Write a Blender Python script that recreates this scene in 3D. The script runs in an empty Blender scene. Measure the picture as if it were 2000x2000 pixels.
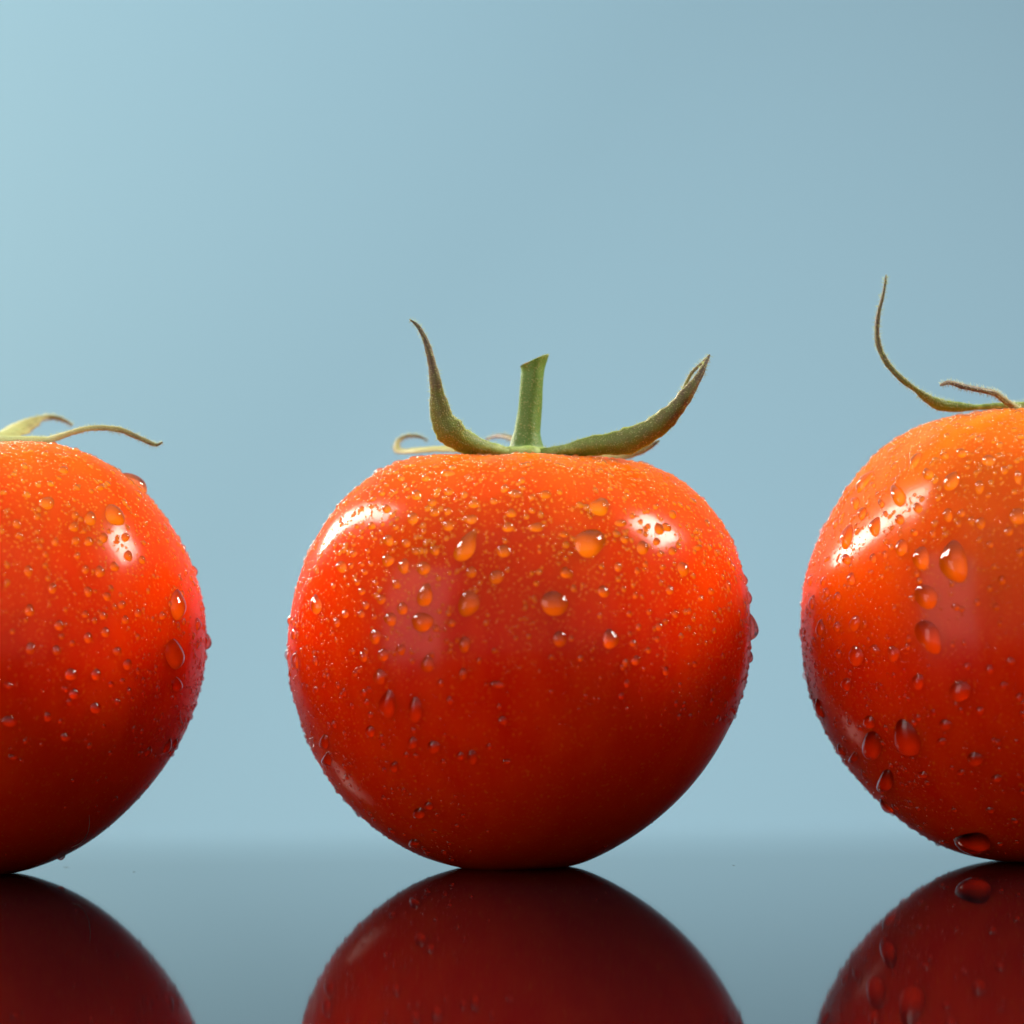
import bpy, math, random
import numpy as np
from mathutils import Vector, Matrix
from mathutils.bvhtree import BVHTree

random.seed(7)
UNIT = 100.0                          # one Blender unit is a centimetre
MM = 0.001 * UNIT

scene = bpy.context.scene
col = scene.collection

# ------------------------------------------------------------------ camera
CAM_D, CAM_H = 400.0, 25.0            # mm: distance to the row of tomatoes, height over the table
FPX = 6400.0                          # focal length in pixels of the 2000 px frame
PITCH = math.atan((1291 - 1000) / FPX)
ROLL = math.radians(0.7)
cam_data = bpy.data.cameras.new("camera")
cam = bpy.data.objects.new("camera", cam_data)
col.objects.link(cam)
cam_data.sensor_width = 36.0
cam_data.lens = FPX / 2000 * 36.0
cam_data.clip_start = 0.01 * UNIT
cam_data.clip_end = 20.0 * UNIT
cam_rot = Matrix.Rotation(math.pi / 2 + PITCH, 3, 'X') @ Matrix.Rotation(-ROLL, 3, 'Z')
cam_pos = Vector((0.0, -CAM_D, CAM_H))
cam.matrix_world = Matrix.Translation(cam_pos * MM) @ cam_rot.to_4x4()
cam_data.dof.use_dof = True
cam_data.dof.focus_distance = 0.391 * UNIT
cam_data.dof.aperture_fstop = 15.0 / UNIT
scene.camera = cam
scene.unit_settings.system = 'METRIC'
scene.unit_settings.scale_length = 0.01

# ------------------------------------------------------------------ world and lamps
world = bpy.data.worlds.new("World")
scene.world = world
world.use_nodes = True
bg = world.node_tree.nodes["Background"]
bg.inputs[0].default_value = (1.0, 0.96, 0.92, 1)
bg.inputs[1].default_value = 0.24


def area(name, loc, target, sx, sy, power, color=(1, 1, 1), roll=0.0, spread=180):
    d = bpy.data.lights.new(name, 'AREA')
    d.shape = 'RECTANGLE'
    d.size, d.size_y = sx * UNIT, sy * UNIT
    d.energy = power * UNIT * UNIT
    d.color = color
    d.spread = math.radians(spread)
    o = bpy.data.objects.new(name, d)
    col.objects.link(o)
    o.location = Vector(loc) * UNIT
    q = (Vector(target) - Vector(loc)).to_track_quat('-Z', 'Y')
    o.rotation_euler = (q.to_matrix() @ Matrix.Rotation(roll, 3, 'Z')).to_euler()
    return o


TGT = (0, 0, 0.03)
area("strip_softbox", Vector((-0.65, 0.49, 0.58)) * 0.60 + Vector(TGT), TGT, 0.085, 0.50, 6.9, (1.0, 0.90, 0.75), math.radians(-42))
area("square_softbox", Vector((0.765, 0.12, 0.63)) * 0.60 + Vector(TGT), TGT, 0.15, 0.15, 5.0, (1.0, 0.90, 0.75))
area("side_reflector", (-0.42, -0.32, 0.15), TGT, 0.28, 0.44, 1.15, (1.0, 0.93, 0.85))
area("overhead_fill", (0.0, -0.05, 0.95), (0, 0, 0), 1.3, 1.3, 2.4, (1.0, 0.95, 0.88))  # added fill from above to lift the upper fronts, no such source known
area("front_fill", (0.0, -1.25, 0.55), TGT, 3.2, 2.2, 8.5, (1.0, 0.95, 0.90))  # large unseen fill added behind the camera to lift the dark lower halves
area("backdrop_lamp_cool", (-0.35, 0.55, 1.10), (-0.25, 1.0, 0.15), 0.6, 0.3, 0.70, (0.66, 0.92, 0.98), 0, 70)
area("backdrop_lamp_warm", (-0.95, 0.55, 0.50), (-0.45, 1.0, 0.25), 0.25, 0.25, 2.0, (1.0, 0.74, 0.42), 0, 110)

# ------------------------------------------------------------------ render settings
scene.view_settings.view_transform = 'Standard'
scene.view_settings.look = 'None'
scene.view_settings.exposure = 0.12
scene.view_settings.gamma = 1.0
scene.render.engine = 'CYCLES'
cy = scene.cycles
cy.max_bounces = 12
cy.diffuse_bounces = 3
cy.glossy_bounces = 6
cy.transmission_bounces = 10
cy.transparent_max_bounces = 8
cy.caustics_reflective = False
cy.caustics_refractive = True
cy.blur_glossy = 0.0
cy.sample_clamp_indirect = 10.0
cy.use_denoising = True
cy.use_adaptive_sampling = False


# ------------------------------------------------------------------ helpers
def ray_dir(px, py):
    d = cam_rot @ Vector(((px - 1000) / FPX, -(py - 1000) / FPX, -1.0))
    return d.normalized()


def at(px, py, y=0.0):
    """the point in mm that the photo's pixel shows at depth y"""
    d = ray_dir(px, py)
    return cam_pos + d * ((y - cam_pos.y) / d.y)


def on_table(px, py):
    d = ray_dir(px, py)
    return cam_pos + d * (-cam_pos.z / d.z)


def mesh_np(name, verts, faces, smooth=True):
    me = bpy.data.meshes.new(name)
    v = np.asarray(verts, dtype=np.float32) * MM
    f = np.asarray(faces, dtype=np.int32)
    k = f.shape[1]
    me.vertices.add(len(v))
    me.vertices.foreach_set("co", v.ravel())
    me.loops.add(f.size)
    me.loops.foreach_set("vertex_index", f.ravel())
    me.polygons.add(len(f))
    me.polygons.foreach_set("loop_start", np.arange(0, f.size, k, dtype=np.int32))
    if smooth:
        me.polygons.foreach_set("use_smooth", np.ones(len(f), dtype=bool))
    me.update(calc_edges=True)
    return me


def obj(name, me, mat=None, parent=None, loc=None):
    o = bpy.data.objects.new(name, me)
    col.objects.link(o)
    if mat is not None:
        me.materials.append(mat)
    if parent is not None:
        o.parent = parent
    if loc is not None:
        o.location = Vector(loc) * MM
    return o


def new_mat(name):
    m = bpy.data.materials.new(name)
    m.use_nodes = True
    nt = m.node_tree
    b = nt.nodes["Principled BSDF"]
    return m, nt, b


def node(nt, kind, **kw):
    n = nt.nodes.new(kind)
    for k, v in kw.items():
        if k in n.inputs:
            n.inputs[k].default_value = v
        else:
            setattr(n, k, v)
    return n


def ramp(nt, fac, stops):
    n = nt.nodes.new('ShaderNodeValToRGB')
    el = n.color_ramp.elements
    while len(el) < len(stops):
        el.new(0.5)
    for e, (p, c) in zip(el, stops):
        e.position = p
        e.color = (*c, 1)
    nt.links.new(fac, n.inputs[0])
    return n.outputs[0]


# ------------------------------------------------------------------ materials
def skin_material():
    m, nt, b = new_mat("tomato_skin")
    L = nt.links.new
    tc = node(nt, 'ShaderNodeTexCoord')
    n1 = node(nt, 'ShaderNodeTexNoise', Scale=220.0 / UNIT, Detail=4.0, Roughness=0.6)
    mp = node(nt, 'ShaderNodeMapping')
    mp.inputs['Scale'].default_value = (1.0, 1.0, 0.25)
    L(tc.outputs['Object'], mp.inputs['Vector'])
    L(mp.outputs[0], n1.inputs['Vector'])
    base = ramp(nt, n1.outputs['Fac'], [(0.30, (0.68, 0.010, 0.0003)), (0.70, (0.76, 0.026, 0.0006))])
    n2 = node(nt, 'ShaderNodeTexNoise', Scale=2600.0 / UNIT, Detail=2.0)
    L(tc.outputs['Object'], n2.inputs['Vector'])
    fl = node(nt, 'ShaderNodeMapRange')
    fl.inputs['From Min'].default_value, fl.inputs['From Max'].default_value = 0.60, 0.75
    fl.inputs['To Max'].default_value = 0.45
    L(n2.outputs['Fac'], fl.inputs['Value'])
    mix = node(nt, 'ShaderNodeMix', data_type='RGBA')
    L(fl.outputs[0], mix.inputs['Factor'])
    L(base, mix.inputs['A'])
    mix.inputs['B'].default_value = (0.85, 0.16, 0.015, 1)
    # the fruit's own orange shoulder, strengthened to paint in the lit upper half
    at_ = node(nt, 'ShaderNodeAttribute', attribute_name="shoulder")
    mix2 = node(nt, 'ShaderNodeMix', data_type='RGBA')
    L(at_.outputs['Fac'], mix2.inputs['Factor'])
    L(mix.outputs['Result'], mix2.inputs['A'])
    mix2.inputs['B'].default_value = (0.76, 0.165, 0.002, 1)
    L(mix2.outputs['Result'], b.inputs['Base Color'])
    b.inputs['Subsurface Weight'].default_value = 0.75
    b.inputs['Subsurface Radius'].default_value = (1.0, 0.22, 0.08)
    b.inputs['Subsurface Scale'].default_value = 0.009 * UNIT
    b.inputs['IOR'].default_value = 1.45
    b.inputs['Roughness'].default_value = 0.24
    b.inputs['Specular IOR Level'].default_value = 0.0
    b.inputs['Coat Weight'].default_value = 0.36
    b.inputs['Coat Roughness'].default_value = 0.165
    b.inputs['Coat IOR'].default_value = 1.4
    n3 = node(nt, 'ShaderNodeTexNoise', Scale=900.0 / UNIT, Detail=3.0)
    L(tc.outputs['Object'], n3.inputs['Vector'])
    bu = node(nt, 'ShaderNodeBump', Strength=0.12, Distance=0.0001 * UNIT)
    L(n3.outputs['Fac'], bu.inputs['Height'])
    L(bu.outputs[0], b.inputs['Normal'])
    L(bu.outputs[0], b.inputs['Coat Normal'])
    return m


def drop_lit_skin_material():
    # the skin under standing water: no gloss of its own, yellower albedo paints in light the drop focuses
    m, nt, b = new_mat("drop_lit_skin")
    L = nt.links.new
    tc = node(nt, 'ShaderNodeTexCoord')
    n1 = node(nt, 'ShaderNodeTexNoise', Scale=300.0 / UNIT, Detail=2.0)
    L(tc.outputs['Object'], n1.inputs['Vector'])
    sh = node(nt, 'ShaderNodeAttribute', attribute_name="shoulder")
    mx = node(nt, 'ShaderNodeMix', data_type='RGBA')
    L(sh.outputs['Fac'], mx.inputs['Factor'])
    L(ramp(nt, n1.outputs['Fac'], [(0.3, (0.70, 0.014, 0.0005)), (0.7, (0.78, 0.028, 0.001))]), mx.inputs['A'])
    L(ramp(nt, n1.outputs['Fac'], [(0.3, (0.78, 0.16, 0.003)), (0.7, (0.86, 0.25, 0.004))]), mx.inputs['B'])
    L(mx.outputs['Result'], b.inputs['Base Color'])
    b.inputs['Roughness'].default_value = 0.6
    b.inputs['Specular IOR Level'].default_value = 0.0
    return m


def water_material(name, straight, gloss):
    m, nt, b = new_mat(name)
    L = nt.links.new
    nt.nodes.remove(b)
    out = nt.nodes["Material Output"]
    lw = node(nt, 'ShaderNodeLayerWeight', Blend=0.5)
    pw = node(nt, 'ShaderNodeMath', operation='POWER')
    L(lw.outputs['Facing'], pw.inputs[0])
    pw.inputs[1].default_value = 5.0
    fr = node(nt, 'ShaderNodeMath', operation='MULTIPLY_ADD')
    L(pw.outputs[0], fr.inputs[0])
    fr.inputs[1].default_value, fr.inputs[2].default_value = 0.95, 0.025
    re = node(nt, 'ShaderNodeBsdfRefraction', IOR=1.333, Roughness=0.0)
    gl = node(nt, 'ShaderNodeBsdfAnisotropic', Roughness=gloss)
    gl.inputs['Color'].default_value = (1, 1, 1, 1)
    mx = node(nt, 'ShaderNodeMixShader')
    L(fr.outputs[0], mx.inputs[0])
    # part of the light goes straight through these thin lenses, part is bent by them
    tr = node(nt, 'ShaderNodeBsdfTransparent')
    m2 = node(nt, 'ShaderNodeMixShader')
    m2.inputs[0].default_value = straight
    L(re.outputs[0], m2.inputs[1])
    L(tr.outputs[0], m2.inputs[2])
    L(m2.outputs[0], mx.inputs[1])
    L(gl.outputs[0], mx.inputs[2])
    L(mx.outputs[0], out.inputs['Surface'])
    return m


def leaf_material(name, stops, rough=0.5):
    m, nt, b = new_mat(name)
    L = nt.links.new
    a = node(nt, 'ShaderNodeAttribute', attribute_name="along")
    tc = node(nt, 'ShaderNodeTexCoord')
    n1 = node(nt, 'ShaderNodeTexNoise', Scale=900.0 / UNIT, Detail=4.0)
    L(tc.outputs['Object'], n1.inputs['Vector'])
    ad = node(nt, 'ShaderNodeMath', operation='MULTIPLY_ADD')
    L(n1.outputs['Fac'], ad.inputs[0])
    ad.inputs[1].default_value = 0.60
    sub = node(nt, 'ShaderNodeMath', operation='SUBTRACT')
    L(a.outputs['Fac'], sub.inputs[0])
    sub.inputs[1].default_value = 0.30
    L(sub.outputs[0], ad.inputs[2])
    c = ramp(nt, ad.outputs[0], stops)
    n2 = node(nt, 'ShaderNodeTexNoise', Scale=5200.0 / UNIT, Detail=1.0)
    L(tc.outputs['Object'], n2.inputs['Vector'])
    fl = node(nt, 'ShaderNodeMapRange')
    fl.inputs['From Min'].default_value, fl.inputs['From Max'].default_value = 0.60, 0.72
    fl.inputs['To Max'].default_value = 0.55
    L(n2.outputs['Fac'], fl.inputs['Value'])
    mix = node(nt, 'ShaderNodeMix', data_type='RGBA')
    L(fl.outputs[0], mix.inputs['Factor'])
    L(c, mix.inputs['A'])
    mix.inputs['B'].default_value = (0.42, 0.42, 0.16, 1)
    L(mix.outputs['Result'], b.inputs['Base Color'])
    b.inputs['Roughness'].default_value = rough
    b.inputs['Subsurface Weight'].default_value = 0.25
    b.inputs['Subsurface Radius'].default_value = (1.0, 1.0, 0.3)
    b.inputs['Subsurface Scale'].default_value = 0.0006 * UNIT
    bu = node(nt, 'ShaderNodeBump', Strength=0.5, Distance=0.0002 * UNIT)
    L(n2.outputs['Fac'], bu.inputs['Height'])
    L(bu.outputs[0], b.inputs['Normal'])
    return m


def plain(name, color, rough=0.5, noise=0.0, scale=50.0):
    m, nt, b = new_mat(name)
    tc = node(nt, 'ShaderNodeTexCoord')
    n1 = node(nt, 'ShaderNodeTexNoise', Scale=scale / UNIT, Detail=5.0)
    nt.links.new(tc.outputs['Object'], n1.inputs['Vector'])
    lo = tuple(c * (1 - noise) for c in color)
    hi = tuple(min(1, c * (1 + noise)) for c in color)
    nt.links.new(ramp(nt, n1.outputs['Fac'], [(0.3, lo), (0.7, hi)]), b.inputs['Base Color'])
    b.inputs['Roughness'].default_value = rough
    return m


SKIN = skin_material()
WATER = water_material("water", 0.75, 0.035)
BEAD_WATER = water_material("water_beads", 0.55, 0.10)
EDGE_WATER = water_material("water_clear", 0.30, 0.05)
MIST_WATER = water_material("water_mist", 0.8, 0.12)
DROP_LIT = drop_lit_skin_material()
GREEN = [(0.0, (0.26, 0.38, 0.09)), (0.20, (0.11, 0.19, 0.013)), (0.52, (0.10, 0.12, 0.010)), (0.74, (0.09, 0.055, 0.018)), (1.0, (0.045, 0.027, 0.02))]
PALE = [(0.0, (0.34, 0.42, 0.16)), (0.35, (0.36, 0.36, 0.12)), (0.7, (0.20, 0.17, 0.05)), (1.0, (0.07, 0.06, 0.03))]
DRY = [(0.0, (0.30, 0.34, 0.12)), (0.45, (0.15, 0.12, 0.03)), (0.7, (0.09, 0.06, 0.04)), (1.0, (0.20, 0.13, 0.10))]
STEMC = [(0.0, (0.20, 0.32, 0.10)), (0.18, (0.07, 0.18, 0.014)), (0.85, (0.09, 0.21, 0.016)), (0.97, (0.30, 0.26, 0.10)), (1.0, (0.30, 0.24, 0.10))]
SEPAL_M = leaf_material("sepal_green", GREEN)
SEPAL_PALE = leaf_material("sepal_pale", PALE)
SEPAL_DRY = leaf_material("sepal_dry", DRY)
STEM_M = leaf_material("stem_green", STEMC)

# ------------------------------------------------------------------ the setting: backdrop and glossy table
bk = mesh_np("backdrop", [(-1800, 1000, -900), (1800, 1000, -900), (1800, 1000, 1500), (-1800, 1000, 1500)], [(0, 1, 2, 3)], False)
backdrop = obj("backdrop", bk, plain("backdrop_paper", (0.330, 0.572, 0.765), 0.9, 0.01, 3.0))
backdrop["kind"] = "structure"


def table():
    # a black acrylic sheet that bows down a little towards its far edge
    ys = np.concatenate([np.linspace(-330, 10, 12), np.linspace(12, 270, 90)])
    zs = np.where(ys > 10, -((ys - 10) ** 2) / 6000.0, 0.0)
    top = [(y, z) for y, z in zip(ys, zs)]
    bot = [(y, z - 5.0) for y, z in zip(ys[::-1], zs[::-1])]
    prof = top + bot
    n = len(prof)
    v, f = [], []
    for x in (-420.0, 420.0):
        v += [(x, y, z) for y, z in prof]
    for i in range(n):
        j = (i + 1) % n
        f.append((i, j, n + j, n + i))
    me = mesh_np("table", v, [q[::-1] for q in f], False)
    m, nt, b = new_mat("black_acrylic")
    L = nt.links.new
    tc = node(nt, 'ShaderNodeTexCoord')
    b.inputs['Base Color'].default_value = (0.002, 0.003, 0.005, 1)
    b.inputs['IOR'].default_value = 1.075
    b.inputs['Coat IOR'].default_value = 1.075
    b.inputs['Coat Weight'].default_value = 1.0
    b.inputs['Coat Roughness'].default_value = 0.03
    n1 = node(nt, 'ShaderNodeTexNoise', Scale=60.0 / UNIT, Detail=3.0)
    L(tc.outputs['Object'], n1.inputs['Vector'])
    mr = node(nt, 'ShaderNodeMapRange')
    mr.inputs['To Min'].default_value, mr.inputs['To Max'].default_value = 0.03, 0.055
    L(n1.outputs['Fac'], mr.inputs['Value'])
    L(mr.outputs[0], b.inputs['Roughness'])
    o = obj("table", me, m)
    o["kind"] = "structure"


table()

# ------------------------------------------------------------------ fruit
K = 1.0352 / 16.0                     # mm per pixel of the 1932 px view, at the row of tomatoes


def polar_profile(pts, ybase):
    """outline points (r, y) in view pixels, top to bottom, as radius over angle"""
    p = np.array([(r * K, (ybase - y) * K) for r, y in pts])
    zc = p[:, 1].max() * 0.5
    a = np.arctan2(p[:, 1] - zc, p[:, 0])
    rho = np.hypot(p[:, 0], p[:, 1] - zc)
    o = np.argsort(a)
    A = np.linspace(-math.pi / 2, math.pi / 2, 361)
    R = np.interp(A, a[o], rho[o])
    k = np.exp(-0.5 * (np.arange(-30, 31) / 9.0) ** 2)
    k /= k.sum()
    Rp = np.concatenate([R[30:0:-1], R, R[-2:-32:-1]])
    return A, np.convolve(Rp, k, 'valid'), zc


class Fruit:
    def __init__(self, right, left, ybase, lobes, phase, lobe_amp, scale=1.0, zscale=None):
        self.A, self.RR, self.zc = polar_profile(right, ybase)
        _, self.RL, zl = polar_profile(left, ybase)
        self.lobes, self.phase, self.amp, self.scale = lobes, phase, lobe_amp, scale
        self.zscale = zscale or scale
        self.zmin = 0.0
        _, _, z = self.surf(np.linspace(-math.pi / 2, 0, 400), np.zeros(400))
        self.zmin = z.min()

    def surf(self, a, th):
        w = 0.5 + 0.5 * np.cos(th)
        w = w * w * (3 - 2 * w)
        rho = np.interp(a, self.A, self.RR) * w + np.interp(a, self.A, self.RL) * (1 - w)
        top = np.clip(np.sin(a), 0, 1)
        rho = rho * (1 + self.amp * np.cos(self.lobes * th + self.phase) * top * np.cos(a) * 1.6
                     + 0.006 * np.sin(2 * th + 1.3 + self.phase) * np.cos(a) + 0.004 * np.sin(3 * th + 3 * a) * np.cos(a))
        r = rho * np.cos(a)
        z = rho * np.sin(a) + self.zc
        z = z - 0.9 * np.exp(-(r / 4.0) ** 2) * (a > 0)            # hollow under the stem
        z = z + np.where(a < 0, 1.2 * np.exp(-(r / 3.6) ** 2), 0)  # blossom end
        # rests flat on a small ring
        zl = z - self.zmin
        return r * np.cos(th) * self.scale, r * np.sin(th) * self.scale, zl * self.zscale

    def grid(self, na, front, back):
        a = np.linspace(-math.pi / 2, math.pi / 2, na)
        th = np.concatenate([np.linspace(-math.pi, 0, front, endpoint=False), np.linspace(0, math.pi, back, endpoint=False)])
        TA, TT = np.meshgrid(a, th, indexing='ij')
        x, y, z = self.surf(TA, TT)
        V = np.stack([x, y, z], -1).reshape(-1, 3)
        n = len(th)
        i, j = np.meshgrid(np.arange(na - 1), np.arange(n), indexing='ij')
        j2 = (j + 1) % n
        F = np.stack([i * n + j, i * n + j2, (i + 1) * n + j2, (i + 1) * n + j], -1).reshape(-1, 4)
        return V, F, TA.ravel()


# outlines read along each fruit's edge, (distance from its axis, row) in pixels of the 1932 px view
C_LEFT = [(0, 858), (120, 858), (180, 858), (243, 868), (298, 905), (348, 950), (388, 1010), (418, 1080), (433, 1150), (438, 1200), (435, 1260),
          (423, 1310), (408, 1360), (383, 1420), (348, 1475), (298, 1530), (248, 1570), (198, 1600), (138, 1620), (90, 1631), (0, 1632)]
C_RIGHT = [(0, 858), (120, 860), (202, 870), (272, 890), (322, 925), (367, 975), (397, 1030), (417, 1100), (427, 1160), (429, 1220), (422, 1280),
           (402, 1340), (372, 1400), (322, 1470), (272, 1520), (212, 1565), (142, 1605), (92, 1627), (0, 1632)]
L_SIDE = [(0, 830), (120, 830), (185, 834), (245, 850), (305, 885), (355, 930), (395, 990), (425, 1050), (443, 1110), (451, 1180), (449, 1230),
          (440, 1290), (420, 1360), (395, 1410), (355, 1470), (305, 1525), (255, 1570), (195, 1608), (125, 1635), (85, 1647), (0, 1648)]
R_SIDE = [(0, 762), (115, 764), (195, 773), (265, 797), (315, 830), (365, 880), (405, 940), (440, 1000), (465, 1060), (475, 1120), (478, 1180),
          (475, 1240), (460, 1310), (435, 1370), (405, 1420), (355, 1485), (295, 1540), (235, 1585), (175, 1610), (95, 1621), (0, 1622)]

# water drops read off the photo: list of (x0, y0, scale, [(cx, cy, w, h, tilt)]) in enlarged views
DROPS_C = [
    (540, 860, .2588, [
        (940, 285, 60, 55), (1125, 285, 70, 60), (1290, 250, 110, 55), (1110, 215, 40, 35), (795, 400, 50, 45), (830, 335, 40, 35), (895, 390, 45, 35),
        (985, 365, 45, 35), (830, 515, 65, 65), (715, 500, 35, 35), (1060, 415, 80, 70), (1300, 390, 80, 45), (1175, 470, 70, 50), (1355, 450, 35, 30),
        (1490, 480, 85, 60), (1640, 460, 60, 45), (1800, 405, 90, 60), (1030, 590, 75, 95, 20), (1195, 545, 75, 60), (1295, 535, 60, 55), (1295, 645, 85, 75),
        (1465, 595, 100, 70), (1770, 550, 80, 60), (1750, 655, 90, 70), (605, 650, 40, 35), (718, 645, 58, 55), (800, 630, 35, 35), (900, 655, 45, 45),
        (580, 720, 35, 30), (640, 730, 35, 30), (785, 690, 30, 30), (740, 740, 40, 35), (580, 785, 35, 30), (583, 855, 50, 50), (690, 835, 35, 35),
        (490, 790, 30, 30), (845, 755, 75, 85), (978, 775, 65, 65), (1050, 835, 60, 60), (1195, 830, 75, 75), (1430, 800, 130, 250, 38), (1715, 835, 100, 90),
        (490, 955, 80, 85), (565, 945, 35, 40), (645, 935, 35, 35), (712, 930, 40, 40), (840, 905, 90, 90), (960, 950, 80, 110), (1110, 965, 100, 100),
        (905, 1085, 55, 70), (610, 1070, 45, 50), (665, 995, 45, 45), (750, 1075, 40, 40), (645, 1140, 50, 55), (430, 1095, 35, 45), (300, 1240, 90, 150),
        (1470, 995, 80, 80), (1660, 1030, 110, 100), (1120, 1170, 110, 170, 20), (1450, 1230, 150, 190, 20), (790, 1200, 70, 70), (675, 1245, 50, 60),
        (520, 1310, 50, 60), (640, 1310, 50, 60), (455, 1375, 45, 70), (860, 1350, 90, 100), (950, 1270, 80, 90), (1100, 1370, 160, 140), (740, 1330, 40, 40),
        (1320, 1380, 60, 60), (1205, 1420, 50, 50), (745, 1480, 80, 110), (940, 1580, 70, 80), (655, 1630, 60, 80), (805, 1620, 85, 90), (1140, 1690, 100, 110),
        (1420, 1540, 90, 110), (1285, 1515, 35, 40), (1025, 1665, 40, 45), (780, 1770, 80, 90), (590, 1760, 40, 45), (300, 1880, 40, 50), (135, 1460, 60, 100),
        (150, 1660, 80, 130), (105, 1355, 50, 90), (935, 170, 60, 50), (440, 470, 60, 50)]),
    (1000, 860, .2588, [
        (40, 410, 70, 50), (150, 430, 55, 40), (250, 410, 90, 60), (660, 500, 150, 130), (850, 530, 30, 30), (820, 625, 90, 50), (590, 770, 220, 210),
        (185, 655, 110, 70), (390, 710, 80, 40), (150, 530, 50, 40), (1025, 530, 40, 40), (1085, 500, 50, 40), (1025, 648, 42, 40), (965, 685, 45, 38),
        (1110, 670, 60, 95, -35), (1165, 655, 55, 80, -45), (1090, 765, 55, 55), (1210, 835, 60, 60), (1120, 855, 50, 50), (985, 810, 80, 110, -20),
        (850, 745, 65, 60), (910, 570, 45, 40), (970, 615, 40, 35), (1125, 595, 30, 30), (1210, 560, 55, 75, -30), (1290, 970, 80, 110, -20), (800, 955, 55, 70),
        (1005, 935, 40, 45), (945, 985, 45, 45), (1135, 955, 40, 45), (1190, 1130, 60, 65), (410, 1000, 90, 80), (690, 1140, 90, 80), (320, 1230, 220, 160),
        (930, 1170, 40, 50), (885, 1310, 40, 45), (1035, 1295, 40, 45), (1230, 1310, 40, 60), (1335, 1290, 40, 45), (1425, 1190, 45, 45), (1500, 1140, 50, 50),
        (1665, 955, 60, 70), (955, 1410, 40, 50), (1110, 1405, 55, 60), (745, 1500, 120, 130), (915, 1530, 50, 50), (1095, 1500, 35, 45), (935, 1660, 60, 70),
        (1160, 1740, 45, 60), (1805, 1410, 120, 210), (1800, 1640, 60, 90), (1790, 1180, 70, 110), (1755, 1050, 50, 90), (1380, 1690, 40, 40),
        (360, 1500, 100, 110), (1400, 810, 60, 50)]),
    (560, 1200, .2588, [
        (700, 480, 90, 90), (580, 590, 50, 50), (600, 660, 45, 45), (630, 755, 45, 45), (760, 680, 130, 190), (970, 720, 110, 170), (630, 880, 70, 80),
        (950, 970, 70, 90), (1110, 1000, 90, 90), (1330, 450, 60, 90), (1160, 520, 50, 60), (1590, 530, 110, 50), (1630, 800, 70, 60), (1230, 650, 50, 60),
        (1310, 1070, 60, 60), (1400, 1080, 70, 110), (810, 1150, 60, 80), (1070, 1445, 60, 60), (1180, 1110, 40, 40), (900, 1060, 40, 40), (1660, 1110, 70, 30),
        (1525, 1000, 40, 50), (1000, 1500, 90, 80), (310, 1090, 90, 110), (790, 1630, 70, 60), (960, 1720, 90, 70), (1060, 1790, 80, 50), (290, 960, 80, 110),
        (1450, 350, 40, 50)])]
DROPS_L = [
    (0, 780, .2691, [
        (830, 840, 120, 170, -35), (655, 865, 85, 100, -20), (545, 842, 50, 50), (535, 925, 70, 70), (608, 957, 40, 35), (750, 1005, 65, 70), (645, 1032, 70, 65),
        (550, 1025, 60, 55), (910, 1000, 60, 65), (790, 957, 30, 35), (845, 1035, 40, 35), (985, 610, 110, 240, -52), (340, 750, 110, 90), (400, 1035, 50, 60),
        (205, 1245, 60, 80), (725, 1250, 70, 80), (830, 1215, 60, 70), (930, 1135, 60, 80), (620, 1235, 50, 60), (1290, 1490, 130, 220), (380, 1370, 65, 70),
        (640, 1395, 60, 70), (775, 1430, 60, 60), (885, 1490, 55, 60), (215, 1530, 65, 90), (430, 1640, 65, 75), (640, 1730, 65, 70), (765, 1690, 60, 70),
        (750, 1570, 55, 60), (910, 1600, 55, 60), (225, 1805, 65, 80), (410, 1820, 60, 65), (855, 1830, 55, 50), (1430, 1630, 70, 100), (1500, 1755, 90, 140),
        (1440, 1230, 60, 90), (1270, 1850, 160, 220), (460, 515, 80, 50), (730, 640, 60, 40), (100, 345, 70, 50), (330, 395, 60, 40), (1030, 1165, 50, 60),
        (1000, 1550, 50, 60), (1180, 1570, 50, 60), (290, 1070, 40, 45), (560, 1135, 45, 50), (620, 1560, 50, 50), (140, 990, 60, 50), (270, 850, 50, 50)]),
    (0, 1150, .2174, [
        (640, 770, 110, 100), (865, 770, 80, 100), (670, 945, 90, 90), (860, 1070, 100, 90), (1050, 560, 70, 80), (1145, 680, 80, 90), (1055, 1015, 55, 50),
        (1100, 830, 50, 50), (1000, 860, 60, 50), (270, 540, 80, 80), (515, 555, 70, 60), (650, 490, 50, 55), (80, 1190, 130, 90), (430, 1150, 70, 70),
        (590, 1330, 90, 60), (1500, 1410, 110, 140), (1570, 1380, 50, 80), (1590, 860, 120, 130), (1160, 920, 50, 60), (1240, 740, 40, 60), (110, 1510, 80, 40),
        (935, 1235, 40, 40), (552, 2410, 85, 80)])]
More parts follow.
